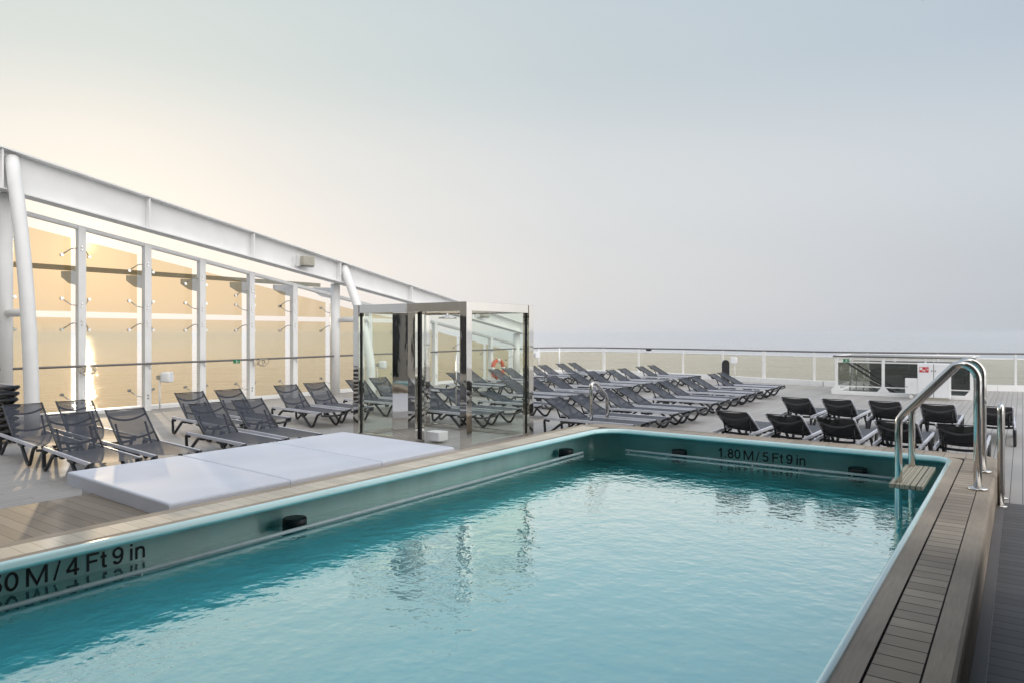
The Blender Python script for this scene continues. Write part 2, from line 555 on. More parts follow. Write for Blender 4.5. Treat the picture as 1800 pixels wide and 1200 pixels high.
# deck slab with a hole left for the pool basin
POOL = dict(x0=-5.27, x1=-.21, y0=-1.5, y1=9.38)
DX0, DX1, DY0, DY1 = -15.75, 9, -7, 26.6
mb = MB()
for x0, x1, y0, y1 in ((DX0, POOL['x0'], DY0, DY1), (POOL['x1'], DX1, DY0, DY1), (POOL['x0'], POOL['x1'], DY0, POOL['y0']), (POOL['x0'], POOL['x1'], POOL['y1'], DY1)):
    mb.bm.faces.new([mb.bm.verts.new(p) for p in ((x0, y0, 0), (x1, y0, 0), (x1, y1, 0), (x0, y1, 0))])
structure(mb.build('deck', DECK, recalc=False))
mb = MB()
mb.box(DX0 + .02, DX1 - .02, DY0 + .02, DY1 - .02, -29.9, -1.6)
for x0, x1, y0, y1 in ((DX0 + .01, POOL['x0'] - .01, DY0 + .01, DY1 - .01), (POOL['x1'] + .01, DX1 - .01, DY0 + .01, DY1 - .01), (POOL['x0'] - .01, POOL['x1'] + .01, DY0 + .01, POOL['y0'] - .01), (POOL['x0'] - .01, POOL['x1'] + .01, POOL['y1'] + .01, DY1 - .01)):
    mb.box(x0, x1, y0, y1, -1.59, -.006)
structure(mb.build('hull', HULL))
# near the camera: boards laid across, with shade put into their colour
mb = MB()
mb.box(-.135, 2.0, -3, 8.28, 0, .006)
structure(mb.build('cross_board_deck', SHADEDECK))
mb = MB()
mb.box(-.198, -.141, -3, 8.28, 0, .006)
structure(mb.build('border_board', pbr('border_grey', (.14, .132, .135), .6, var=.15)))

# unseen ship block beside and behind the camera, added for shade and reflections
t = thing('superstructure', 'dark ship superstructure with an overhang beside the near pool deck, mirrored in the shower posts', 'superstructure', (2, 0, 0))
mb = MB(); mb.box(-1.35, 1.5, -6.5, 5.6, 0, 7); mb.build('side_wall', STRUCT, t)
mb = MB(); mb.box(-20, -1.36, -6.5, -3.2, 0, 7); mb.build('rear_wall', pbr('superstructure_paint', (.40, .38, .35), .5), t)
for k in range(9):  # windows invented for the mirrored posts to reflect
    mb = MB(); mb.box(-19.5 + 2.0 * k, -17.8 + 2.0 * k, -3.19, -3.17, .3, 2.2); mb.build('window', pbr('dark_window', (.015, .017, .02), .08), t)
    mb = MB(); mb.box(-19.5 + 2.0 * k, -17.8 + 2.0 * k, -3.19, -3.17, 3.5, 5.0); mb.build('window', MATS['dark_window'], t)
mb = MB(); mb.box(-2.4, -1.36, -3.19, 4.0, 3.25, 3.5); mb.build('overhang', STRUCT, t)  # out-of-frame roof, added to shade the near deck and coping

# ------------------------------------------------------------------ pool
pool = thing('swimming_pool', 'turquoise swimming pool with a raised weathered plank coping and depth markings', 'swimming pool', (-2.7, 4, 0))
PX, PY = -2.7, 4.0


def P_(ring):
    return [Vector((p.x - PX, p.y - PY, p.z)) for p in ring]


ROUT = [.3, .3, .28, .45]
RIN = [.3, .3, .18, .40]
r_out = lambda d, z: rrect(-5.28 + d, -.20 - d, -1.55 + d, 9.40 - d, [max(.05, r - d) for r in ROUT], z)
# outer face + outer board
ring_sweep([P_(r_out(0, -.01)), P_(r_out(0, .265)), P_(r_out(.007, .280)), P_(r_out(.022, .288)),
            P_(rrect(-5.163, -.313, -1.43, 9.283, [.3, .3, .22, .4], .288))], smooth=False).build('outer_coping_board', COPE, pool)
# dark caulk bed under the planks
ring_sweep([P_(rrect(-5.163, -.313, -1.43, 9.283, [.3, .3, .22, .4], .286)), P_(rrect(-5.163, -.313, -1.43, 9.283, [.3, .3, .22, .4], .276)),
            P_(rrect(-4.905, -.503, -1.2, 9.015, [.3, .3, .2, .35], .276)), P_(rrect(-4.905, -.503, -1.2, 9.015, [.3, .3, .2, .35], .286))], smooth=False).build('caulk_bed', CAULK, pool)
# cross planks
zt = .2885
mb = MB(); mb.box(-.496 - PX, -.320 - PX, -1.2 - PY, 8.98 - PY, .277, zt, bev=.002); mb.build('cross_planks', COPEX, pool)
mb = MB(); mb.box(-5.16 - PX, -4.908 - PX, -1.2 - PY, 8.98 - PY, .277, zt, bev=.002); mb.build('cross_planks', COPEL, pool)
mb = MB(); mb.box(-5.16 - PX, -.316 - PX, 9.018 - PY, 9.28 - PY, .277, zt, bev=.002); mb.build('end_planks', COPEY, pool)
# inner board
ring_sweep([P_(rrect(-4.900, -.507, -1.2, 9.010, [.3, .3, .2, .35], .278)), P_(rrect(-4.900, -.507, -1.2, 9.010, [.3, .3, .2, .35], .2885)),
            P_(rrect(-4.803, -.603, -1.1, 8.913, [.3, .3, .2, .38], .2885))], smooth=False).build('inner_coping_board', COPE, pool)
# rounded rim
lip = []
for a in range(0, 181, 20):
    c_, s_ = math.cos(R(a)), math.sin(R(a))
    off = .021 - .021 * c_
    z = .286 + .020 * s_ if a <= 90 else .262 + .044 * s_
    lip.append(P_(rrect(-4.802 + off, -.602 - off, -1.1 + off, 8.912 - off, [max(.03, r - off * .6) for r in RIN], z)))
ring_sweep(lip).build('rim', LIPPAINT, pool)
# basin: wall, gutter, weir, deep part
ZW = -.04                      # water level
RW = [.3, .3, .2, .42]
wall = [P_(rrect(-4.758, -.646, -1.05, 8.868, [.3, .3, .15, .38], .264)),
        P_(rrect(-4.764, -.640, -1.05, 8.872, [.3, .3, .15, .38], .246)),
        P_(rrect(-4.86, -.54, -1.1, 8.98, [.3, .3, .15, .38], .235)),
        P_(rrect(-5.08, -.33, -1.3, 9.19, [.3, .3, .15, .40], .222)),
        P_(rrect(-5.19, -.27, -1.4, 9.29, RW, .195)),
        P_(rrect(-5.245, -.24, -1.45, 9.34, RW, .150)),
        P_(rrect(-5.254, -.233, -1.45, 9.349, RW, .115)),
        P_(rrect(-5.255, -.232, -1.45, 9.35, RW, ZW)),
        P_(rrect(-5.255, -.232, -1.45, 9.35, RW, -.14))]
gut = [wall[-1], P_(rrect(-4.955, -.50, -1.2, 9.09, RW, -.14)), P_(rrect(-4.955, -.50, -1.2, 9.09, RW, ZW - .012)),
       P_(rrect(-4.905, -.55, -1.15, 9.04, RW, ZW - .012)), P_(rrect(-4.905, -.55, -1.15, 9.04, RW, -.10))]
basin = [gut[-1], P_(rrect(-4.85, -.62, -1.1, 8.98, RW, -1.20)), P_(rrect(-4.70, -.77, -.95, 8.83, RW, -1.30))]
ring_sweep(wall).build('pool_wall', POOLPAINT, pool, recalc=False)
ring_sweep(gut).build('gutter', POOLPAINT, pool, recalc=False)
ring_sweep(basin, cap_last=True).build('basin', BASINPAINT, pool, recalc=False)
# overflow rails with feet
def rail(pts, out, name='overflow_rail'):
    mb = MB()
    mb.tube([(x - PX, y - PY, z) for x, y, z in pts], .017, 10)
    a, b = Vector(pts[0]), Vector(pts[-1])
    n = 6
    for k in range(n + 1):
        p = a.lerp(b, (k + .08) / (n + .16))
        mb.tube([(p.x - PX, p.y - PY, p.z), (p.x - PX + out[0], p.y - PY + out[1], p.z - .035)], .008, 6)
    o = mb.build(name, RAILWHITE, pool)
    return o
rail([(-4.94, -.6, -.018), (-4.94, 8.56, -.018)], (.012, 0))
rail([(-4.54, 9.075, -.018), (-1.0, 9.075, -.018)], (0, -.012))
# perforated skimmer drums
for x, y, zb in ((-5.085, 3.88, -.045), (-5.085, 8.36, -.045), (-3.80, 9.205, -.045), (-1.58, 9.205, -.045)):
    mb = MB()
    mb.lathe([(.096, zb), (.102, zb + .006), (.102, zb + .075), (.096, zb + .085), (.086, zb + .088)], x - PX, y - PY, 28)
    d = mb.build('skimmer_drum', BLACK, pool)
    mb = MB()
    for i in range(-7, 8):
        for j in range(4):
            aim = math.atan2(-y, -x) + i * .12 + (.06 if j % 2 else 0)
            px_, py_ = x + .1023 * math.cos(aim), y + .1023 * math.sin(aim)
            tx, ty = -math.sin(aim), math.cos(aim)
            z0 = zb + .014 + j * .0115
            q = [(px_ + tx * s1 * .0035 - PX, py_ + ty * s1 * .0035 - PY, z0 + s2 * .0032) for s1, s2 in ((-1, -1), (1, -1), (1, 1), (-1, 1))]
            mb.prism(q, (math.cos(aim) * .0008, math.sin(aim) * .0008, 0))
    mb.build('perforation', GASKET, d)


def ell(cx, cy, rx, ry, a0=0, a1=360, n=26):
    return [(cx + rx * math.cos(R(a0 + (a1 - a0) * k / n)), cy + ry * math.sin(R(a0 + (a1 - a0) * k / n))) for k in range(n + 1)]


GLYPH = {                       # sans-serif strokes on a capital height of 1: (advance, strokes)
    '1': (.72, [[(.11, .70), (.20, .76), (.29, .86), (.345, .99)], [(.375, 0), (.375, 1)]]),
    '.': (.34, [[(.16, 0), (.16, .135)]]),
    '0': (.777, [ell(.385, .5, .262, .44)]),
    '8': (.777, [ell(.385, .735, .215, .205), ell(.385, .285, .262, .222)]),
    '5': (.777, [[(.66, .935), (.235, .935), (.17, .50)], ell(.375, .325, .268, .268, 140, -155)]),
    '4': (.777, [[(.53, 0), (.53, 1)], [(.50, .95), (.075, .31)], [(.03, .285), (.72, .285)]]),
    '9': (.777, [ell(.375, .675, .25, .265), [(.632, .74), (.636, .55), (.60, .28), (.50, .11), (.36, .06), (.22, .10), (.13, .22)]]),
    'M': (1.163, [[(.12, 0), (.12, 1)], [(.14, .99), (.585, .05), (1.03, .99)], [(1.05, 1), (1.05, 0)]]),
    'F': (.853, [[(.17, 0), (.17, 1)], [(.17, .935), (.80, .935)], [(.17, .52), (.70, .52)]]),
    't': (.40, [[(.19, .95), (.19, .17), (.24, .075), (.38, .065)], [(.03, .665), (.37, .665)]]),
    'i': (.31, [[(.155, 0), (.155, .73)], [(.155, .86), (.155, 1)]]),
    'n': (.777, [[(.15, 0), (.15, .73)], [(.15, .47), (.20, .60), (.30, .67), (.42, .675), (.54, .63), (.60, .52), (.61, .40), (.61, 0)]]),
    '/': (.388, [[(.04, -.02), (.34, 1.02)]]),
    ' ': (.25, []),
}


def lettering(body, name, m, origin, xd, yd, width, cap, depth, parent):
    """painted letters; baseline start at origin, given total width and capital height (plan units)"""
    total = sum(GLYPH[c][0] for c in body) - .2
    kx = width / total
    xd, yd = Vector(xd).normalized(), Vector(yd).normalized()
    nd = xd.cross(yd)
    mb = MB(); bm = mb.bm
    pen = -.1
    lay = 0
    for c in body:
        adv, strokes = GLYPH[c]
        for st in strokes:
            lay += 1
            hw = .055 if c == '/' else .074
            pts = [Vector((p[0] + pen, p[1], 0)) for p in st]
            prev = None
            closed = (pts[0] - pts[-1]).length < 1e-4
            for k, p in enumerate(pts):
                a = pts[k - 1] if k else (pts[-2] if closed else None)
                b = pts[k + 1] if k + 1 < len(pts) else (pts[1] if closed else None)
                da = (p - a).normalized() if a is not None else None
                db = (b - p).normalized() if b is not None else None
                t = ((da if da is not None else db) + (db if db is not None else da)).normalized()
                n = Vector((-t.y, t.x, 0))
                kk = 1 / max(.55, abs(t.dot(da if da is not None else db)))
                row = []
                for sgn in (-1, 1):
                    q = p + n * hw * kk * sgn
                    row.append(bm.verts.new(Vector(origin) + xd * (q.x * kx) + yd * (q.y * cap) + nd * (depth + .00025 * (lay % 3))))
                if prev:
                    bm.faces.new((prev[0], row[0], row[1], prev[1]))
                prev = row
        pen += adv
    return mb.build(name, m, parent, recalc=False)


lettering('1.50 M / 4 Ft 9 in', 'depth_marking', INK, (-5.2525 - PX, 1.58 - PY, ZW + .016), (0, 1, 0), (0, 0, 1), 1.10, .120, .0006, pool)
lettering('1.80 M / 5 Ft 9 in', 'depth_marking', INK, (-3.30 - PX, 9.3475 - PY, ZW + .016), (1, 0, 0), (0, .0, 1), 1.10, .120, .0006, pool)

# water surface, as a finely divided sheet with a true swell
mb = MB()
mb.bm.faces.new([mb.bm.verts.new(p) for p in rrect(-5.2545, -.2325, -1.4495, 9.3495, RW, ZW)])
structure(mb.build('pool_water', POOLWATER, recalc=False))

# ------------------------------------------------------------------ pool ladder
lad = thing('pool_ladder', 'stainless steel pool ladder with arched handrails and a slatted tread at the right pool edge', 'ladder', (-.31, 7.75, .29))
LX, LY, LZ = -.31, 7.75, .29
for y in (7.27, 8.22):
    path = [(0, y - LY, 0), (0, y - LY, .90), (-.03, y - LY, 1.06), (-.14, y - LY, 1.075), (-.22, y - LY, 1.03), (-.57, y - LY, .60), (-.60, y - LY, .45), (-.60, y - LY, -1.0)]
    path = [(0, y - LY, 0), (0, y - LY, .86)] + [(-.12 + .12 * math.cos(R(a)), y - LY, .93 + .135 * math.sin(R(a))) for a in range(0, 126, 12)] + [(-.555, y - LY, .62), (-.595, y - LY, .56), (-.60, y - LY, .50), (-.60, y - LY, -1.0)]
    mb = MB(); mb.tube(path, .031, 18)
    mb.build('handrail', STEEL, lad)
    mb = MB(); mb.lathe([(.075, .001), (.075, .012), (.066, .02), (.033, .022)], 0, y - LY, 24); mb.build('flange', STEEL, lad)
for z, x0 in ((.28 - LZ, -.665), (-.36 - LZ, -.665), (-.66 - LZ, -.665)):
    mb = MB()
    w = .25 / 5
    for k in range(5):
        xa = x0 + k * (w + .004)
        mb.box(xa, xa + w, 7.17 - LY, 8.30 - LY, z - .042, z, bev=.007)
    mb.build('tread', TREAD, lad)

# ------------------------------------------------------------------ two step handrails
def step_rail(label, x, y, h, ln, low):
    t = thing('step_handrail', label, 'handrail', (x, y, 0), 0, 'handrails of the pool steps')
    path = smooth_path([(0, 0, 0), (0, 0, h), (0, ln * .25, h), (0, ln, low), (0, ln, 0)], .09, 7)
    mb = MB(); mb.tube(path, .027, 14); mb.build('tube', STEEL, t)
    for yy in (0, ln):
        mb = MB(); mb.lathe([(.055, .006), (.055, .014), (.03, .018)], 0, yy, 18); mb.build('flange', STEEL, t)
    return t
step_rail('tall steel handrail standing on the deck at the near right coping corner', -.165, 8.08, .945, .42, .92)
step_rail('steel handrail rising behind the far left pool corner among the grey loungers', -5.40, 9.62, .86, .52, .62)

# ------------------------------------------------------------------ wood step platform and daybed mattresses
mb = MB(); mb.box(-6.74, -5.285, -2.5, 6.3, 0, .2, bev=.006)
o = mb.build('step_platform', STEPDECK); tag(o, 'low brown plank step along the left pool coping', 'step')
t = thing('daybed_base', 'white plinth carrying the three white mattresses beside the pool', 'plinth', (-6.0, 4.3, 0))
mb = MB(); mb.box(-1.20, -.745, -1.22, 2.0, 0, .2, bev=.008); mb.build('plinth', WHITE2, t)
ed = [(-7.30, 2.99, -5.288, 2.88), (-7.31, 4.12, -5.288, 3.99), (-7.32, 5.26, -5.288, 5.10), (-7.33, 6.37, -5.288, 6.24)]
mlab = ['white mattress nearest the camera, beside the brown plank step', 'middle one of the three white mattresses in a row', 'white mattress farthest along the row, next to the mirrored shower']
for k in range(3):
    a, b = ed[k], ed[k + 1]
    q = [(a[0], a[1] + .004), (a[2], a[3] + .004), (b[2], b[3] - .004), (b[0], b[1] - .004)]
    cx = sum(p[0] for p in q) / 4; cy = sum(p[1] for p in q) / 4
    t = thing('mattress', mlab[k], 'mattress', (cx, cy, .202), 0, 'white mattresses beside the pool')
    mb = MB()
    bm = mb.bm
    # slightly cushioned top: a grid with softly rounded edges
    nu, nv = 26, 16
    def top(u, v, q=q, cx=cx, cy=cy):
        x = (q[0][0] * (1 - u) + q[1][0] * u) * (1 - v) + (q[3][0] * (1 - u) + q[2][0] * u) * v
        y = (q[0][1] * (1 - u) + q[1][1] * u) * (1 - v) + (q[3][1] * (1 - u) + q[2][1] * u) * v
        return x - cx, y - cy
    rb = .018
    def edge(d):
        if d >= rb: return 0
        return rb - math.sqrt(max(0, rb * rb - (rb - d) ** 2))
    us = [0, .002, .005, .01, .018] + [.03 + .94 * i / 14 for i in range(15)] + [.982, .99, .995, .998, 1]
    g = []
    for u in us:
        row = []
        for v in us:
            x, y = top(u, v)
            du = min(u, 1 - u) * 1.95; dv = min(v, 1 - v) * 1.05
            z = .122 - edge(du) - edge(dv) + .004 * math.sin(u * 9 + k) * math.sin(v * 7 + 2 * k) * min(1, du * 6) * min(1, dv * 6)
            row.append(bm.verts.new((x, y, z)))
        g.append(row)
    n = len(us)
    for i in range(n - 1):
        for j in range(n - 1):
            f = bm.faces.new((g[i][j], g[i + 1][j], g[i + 1][j + 1], g[i][j + 1])); f.smooth = True
    loop = [g[i][0] for i in range(n)] + [g[-1][j] for j in range(1, n)] + [g[i][-1] for i in range(n - 2, -1, -1)] + [g[0][j] for j in range(n - 2, 0, -1)]
    low = [bm.verts.new((v_.co.x, v_.co.y, 0)) for v_ in loop]
    for i in range(len(loop)):
        j = (i + 1) % len(loop)
        bm.faces.new((loop[i], low[i], low[j], loop[j]))
    bm.faces.new(low)
    mb.build('cushion', VINYL, t)

# ------------------------------------------------------------------ mirrored shower cabin
sh = thing('shower_cabin', 'mirrored steel shower cabin with glass walls beside the white mattresses', 'shower', (-7.45, 8.51, 0))
SX, SY = -7.45, 8.51
X0, X1, Y0, Y1, HT = -8.55, -6.355, 7.745, 9.295, 2.065


def spost(x, y, w=.122, d=.122, z0=0, z1=HT - .132):
    mb = MB(); mb.box(x - w / 2 - SX, x + w / 2 - SX, y - d / 2 - SY, y + d / 2 - SY, z0, z1, bev=.004)
    return mb.build('post', MIRROR, sh)


for x, y in ((X0, Y0), (X1, Y0), (X1, Y1), (X0, Y1)):
    spost(x, y, z1=HT)
ca, sa = math.cos(R(32)), math.sin(R(32))
mb = MB(); mb.prism([(-7.56 - SX + u * ca - v * sa, Y0 - .012 - SY + u * sa + v * ca, 0) for u, v in ((-.15, -.07), (.15, -.07), (.15, .07), (-.15, .07))], (0, 0, HT - .134), bev=.004); mb.build('mirror_pillar', MIRROR, sh)
#                # wide pillar in the left face
mb = MB(); mb.box(-7.384 - SX, -7.235 - SX, Y0 - .10 - SY, Y0 + .10 - SY, 0, HT - .134, bev=.004); mb.build('post', MIRROR, sh)
for x0, x1, y0, y1 in ((X0 + .064, X1 - .064, Y0 - .05, Y0 + .05), (X0 + .064, X1 - .064, Y1 - .05, Y1 + .05), (X0 - .05, X0 + .05, Y0 + .064, Y1 - .064), (X1 - .05, X1 + .05, Y0 + .064, Y1 - .064)):
    mb = MB(); mb.box(x0 - SX, x1 - SX, y0 - SY, y1 - SY, HT - .13, HT, bev=.004); mb.build('top_beam', MIRROR, sh)
for x0, x1, y0, y1 in ((X0 + .064, -7.735, Y0 - .03, Y0 + .03), (X0 - .03, X0 + .03, Y0 + .064, Y1 - .064), (X0 + .064, X1 - .064, Y1 - .03, Y1 + .03), (X1 - .02, X1 + .02, Y0 + .064, Y1 - .064)):
    mb = MB(); mb.box(x0 - SX, x1 - SX, y0 - SY, y1 - SY, .004, .06); mb.build('bottom_rail', STEEL, sh)
for x0, x1, y0, y1 in ((X0 + .085, -7.735, Y0 - .006, Y0 + .006), (X0 + .085, X1 - .085, Y1 - .006, Y1 + .006), (X0 - .006, X0 + .006, Y0 + .085, Y1 - .085), (X1 - .006, X1 + .006, Y0 + .085, Y1 - .085)):
    mb = MB(); mb.box(x0 - SX, x1 - SX, y0 - SY, y1 - SY, .06, HT - .13); mb.build('glass_wall', CLEAR, sh)
for x, y in ((X0 + .064, Y0), (X1, Y1 - .064), (X0, Y1 - .064), (-7.215, Y0)):
    mb = MB(); mb.box(x - .011 - SX, x + .011 - SX, y - .016 - SY, y + .016 - SY, .06, HT - .13); mb.build('gasket', GASKET, sh)
mb = MB(); mb.box(-7.225 - SX, -6.97 - SX, Y0 + .12 - SY, Y0 + .33 - SY, .036, .17, bev=.01); mb.build('step_box', WHITE2, sh)
mb = MB(); mb.lathe([(.14, 1.85), (.145, 1.855), (.145, 1.87), (.05, 1.885), (.015, 1.90), (.015, 1.932)], -7.35 - SX, 8.5 - SY, 24)
mb.build('shower_head', STEEL, sh)
mb = MB(); mb.tube(smooth_path([(-7.17 - SX, 8.5 - SY, 1.3), (-7.17 - SX, 8.5 - SY, .5)], .05), .012, 8); mb.build('grab_bar', STEEL, sh)

# ------------------------------------------------------------------ glass windscreen along the ship's side
WX = -15.0
BIG = [5.1, 12.71, 21.1]
PY_ = [3.75, 5.1, 6.40, 7.69, 8.92, 10.18, 11.42, 12.71, 13.97, 15.35, 16.74, 18.18, 19.62, 21.1]
ztop = lambda y: 3.845 - .1672 * (y - 5.42)
ws = thing('glass_windscreen', "amber glass windscreen with white posts sloping down along the ship's side", 'windscreen', (WX, 12, 0))
OX, OY = WX, 12.0
GX = -15.25
for y in PY_:
    if y in BIG:
        continue
    mb = MB(); mb.box(WX - .07 - OX, WX + .07 - OX, y - .07 - OY, y + .07 - OY, 0, ztop(y) + .03, bev=.006); mb.build('post', WHITE, ws)
mb = MB(); mb.tube([(WX - OX, 2.6 - OY, ztop(2.6)), (WX - OX, 21.2 - OY, ztop(21.2))], .05, 12); mb.build('top_rail', WHITE, ws)
mb = MB(); mb.tube([(WX + .11 - OX, 2.6 - OY, .975), (WX + .11 - OX, 7 - OY, .99), (WX + .11 - OX, 14 - OY, 1.035), (WX + .11 - OX, 21.3 - OY, 1.08)], .022, 8); mb.build('handrail', DARKRAIL, ws)
for y in PY_[1:]:
    mb = MB(); zz = .985 + .0058 * (y - 6)
    mb.tube(smooth_path([(WX + .06 - OX, y + .03 - OY, zz - .1), (WX + .11 - OX, y + .03 - OY, zz - .1), (WX + .11 - OX, y + .03 - OY, zz - .02)], .03, 4), .012, 6)
    mb.build('rail_bracket', WHITE, ws)
mb = MB(); mb.box(-15.42 - OX, -15.16 - OX, 2.6 - OY, 21.2 - OY, 0, .085, bev=.01); mb.build('sill', WHITE, ws)
# outboard walkway bar with brackets
mb = MB(); mb.box(-15.86 - OX, -15.78 - OX, 2.6 - OY, 12.9 - OY, 2.90, 3.0); mb.build('outer_bar', BEIGE, ws)
for y in PY_[:8]:
    mb = MB(); mb.prism([(-15.84 - OX, y - .015 - OY, 2.88), (WX - .07 - OX, y - .015 - OY, 2.84), (WX - .07 - OX, y - .015 - OY, 2.55), (-15.5 - OX, y - .015 - OY, 2.62), (-15.84 - OX, y - .015 - OY, 2.76)], (0, .03, 0)); mb.build('bar_bracket', WHITE, ws)
# glass panes (two tiers) and the four-armed fittings that hold them
for ya, yb in zip(PY_, PY_[1:]):
    g = .075
    tier = [(.10, min(1.93, ztop(ya) - .22), min(1.93, ztop(yb) - .22))]
    if ztop(ya) - .2 > 2.2:
        tier.append((2.05, ztop(ya + g) - .19, max(2.06, ztop(yb - g) - .19)))
    for z0, za, zb in tier:
        mb = MB(); mb.prism([(GX - OX, ya + g - OY, z0), (GX - OX, yb - g - OY, z0), (GX - OX, yb - g - OY, zb), (GX - OX, ya + g - OY, za)], (-.012, 0, 0)); mb.build('glass_pane', TAN, ws)
for y in PY_[1:]:
    zs = [(.30, 1), (1.82, -1), (2.17, 1)]
    if ztop(y) - .45 > 2.3: zs.append((ztop(y) - .40, -1))
    if ztop(y) < 2.3: zs = [(.30, 1), (ztop(y) - .42, -1)]
    for z, up in zs:
        mb = MB()
        for s in (-1, 1):
            mb.tube(smooth_path([(WX + .0 - OX, y + s * .07 - OY, z), (WX - .10 - OX, y + s * .12 - OY, z), (GX + .02 - OX, y + s * .25 - OY, z + up * .13)], .05, 4), .011, 6)
            mb.tube([(GX + .05 - OX, y + s * .25 - OY, z + up * .13), (GX + .001 - OX, y + s * .25 - OY, z + up * .13)], .032, 10)
        for dz_ in (-.035, .035):
            mb.tube([(WX + .071 - OX, y - .01 - OY, z + dz_), (WX + .085 - OX, y - .01 - OY, z + dz_)], .016, 8)
        mb.build('spider_fitting', STEEL, ws)

# ------------------------------------------------------------------ white girder with columns and curved struts
gd = thing('steel_girder', "tapering white steel girder on columns and curved struts above the windscreen", 'girder', (-14.75, 12, 0))
HX, HY_ = -14.75, 12.0
gt = lambda y: 4.92 - .181 * (y - 4.91)
gb = lambda y: 4.18 - .158 * (y - 4.91)
YA, YB = 2.2, 21.35
mb = MB(); mb.prism([(-.012, YA - HY_, gb(YA) + .02), (-.012, YB - HY_, gb(YB) + .02), (-.012, YB - HY_, gt(YB) - .03), (-.012, YA - HY_, gt(YA) - .03)], (.024, 0, 0)); mb.build('web', WHITE, gd)
mb = MB(); mb.prism([(-.19, YA - HY_, gt(YA) - .03), (-.19, YB - HY_, gt(YB) - .03), (-.19, YB - HY_, gt(YB)), (-.19, YA - HY_, gt(YA))], (.38, 0, 0)); mb.build('top_flange', WHITE, gd)
mb = MB(); mb.prism([(-.17, YA - HY_, gb(YA) - .005), (-.17, YB - HY_, gb(YB) - .005), (-.17, YB - HY_, gb(YB) + .02), (-.17, YA - HY_, gb(YA) + .02)], (.34, 0, 0)); mb.build('bottom_flange', WHITE, gd)
for y in (4.95, 7.55, 10.0, 12.6, 15.3, 18.2, 21.1):
    mb = MB(); mb.box(.014, .16, y - .014 - HY_, y + .014 - HY_, gb(y) + .024, gt(y) - .036); mb.build('stiffener', WHITE, gd)
for y in BIG:
    mb = MB(); mb.tube([(-.20, y - HY_, 0), (-.20, y - HY_, gb(y) - .006)], .125, 24); mb.build('column', WHITE, gd)
for y, x_in in ((5.12, .92), (12.78, 1.1)):
    H = gt(y) - .12
    pts = []
    for i in range(21):
        t_ = i / 20
        z = H * (1 - t_)
        x = .05 + (x_in - .05) * (1 - (1 - t_) ** 1.9) if y < 10 else .05 + (x_in - .05) * (1 - (1 - min(1, t_ * 1.25)) ** 1.5)
        pts.append((x, y - HY_, z))
    mb = MB(); mb.tube(pts, .115, 20); mb.build('curved_strut', WHITE, gd)
    mb = MB(); mb.tube([(-.20, y - HY_, 1.98), (x_in - .06, y - HY_, 1.98)], .07, 14); mb.build('tie_tube', WHITE, gd)

# floodlights on the girder
for y, lab in ((11.48, 'beige floodlight on the white girder left of the second strut'), (18.72, 'beige floodlight on the low end of the girder, seen through the shower glass')):
    z = gb(y) + .27
    t = thing('floodlight', lab, 'floodlight', (-14.55, y, z), 0, 'floodlights on the girder')
    mb = MB(); mb.box(-.06, .08, -.17, .17, -.10, .13, bev=.012); mb.build('housing', BEIGE, t)
    mb = MB(); mb.box(-.05, .07, -.15, .15, -.135, -.104); mb.build('lens', DARKRAIL, t)
    mb = MB(); mb.box(-.185, -.062, -.21, -.17, -.12, .14); mb.tube([(-.12, -.28, -.18), (-.12, -.28, .12)], .012, 6); mb.build('bracket', WHITE, t)

# ------------------------------------------------------------------ aft railing
ar = thing('aft_railing', 'long white aft railing with straw tinted glass panes and a dark top rail', 'railing', (-5, 24, 0))
AX, AY = -5.0, 24.0
AFTP = smooth_path([(-15.05, 21.25, 0), (-15.6, 23.2, 0), (-15.35, 24.6, 0), (-14.2, 25.25, 0)], .9, 6) + [Vector((-13.8 + .4 * i, aft_y(-13.8 + .4 * i), 0)) for i in range(57)]
def aft_pts(z, dy=0):
    return [(p.x - AX, p.y + dy - AY, z) for p in AFTP]
# kerb
mb = MB()
for (x0, y0, _), (x1, y1, _) in zip(aft_pts(0), aft_pts(0)[1:]):
    n_ = Vector((y0 - y1, x1 - x0, 0)).normalized() * .13
    mb.prism([(x0 - n_.x, y0 - n_.y, 0), (x1 - n_.x, y1 - n_.y, 0), (x1 + n_.x, y1 + n_.y, 0), (x0 + n_.x, y0 + n_.y, 0)], (0, 0, .16))
mb.build('kerb', WHITE, ar)
mb = MB(); mb.tube(aft_pts(1.05), .026, 8); mb.build('top_rail', DARKRAIL, ar)
mb = MB(); mb.tube(aft_pts(.90, .02), .02, 8); mb.build('glass_cap', WHITE, ar)
px_posts = [-13.6,  -12.0, -10.1, -8.5, -6.95, -5.3, -3.8, -2.0, -.15, 1.6, 3.4, 5.2, 7.0]
for k, x in enumerate(px_posts):
    w = .05 if k in (0, 4) else .026
    y = aft_y(x)
    mb = MB(); mb.box(x - w - AX, x + w - AX, y - .03 - AY, y + .03 - AY, .15, 1.035); mb.build('post', WHITE, ar)
for xa, xb in zip(px_posts, px_posts[1:]):
    n = 4
    mb = MB()
    for i in range(n):
        a = xa + .03 + (xb - xa - .06) * i / n; b = xa + .03 + (xb - xa - .06) * (i + 1) / n
        mb.prism([(a - AX, aft_y(a) + .03 - AY, .17), (b - AX, aft_y(b) + .03 - AY, .17), (b - AX, aft_y(b) + .03 - AY, .89), (a - AX, aft_y(a) + .03 - AY, .89)], (0, .012, 0))
    mb.build('glass_pane', AFTGLASS, ar)
cor = [p for p in AFTP if p.x <= -13.7 or p.y < 24.5]
cor = [p for p in AFTP[:AFTP.index(next(q for q in AFTP if q.x >= -13.7))]] + [Vector((-13.63, aft_y(-13.63), 0))]
mb = MB()
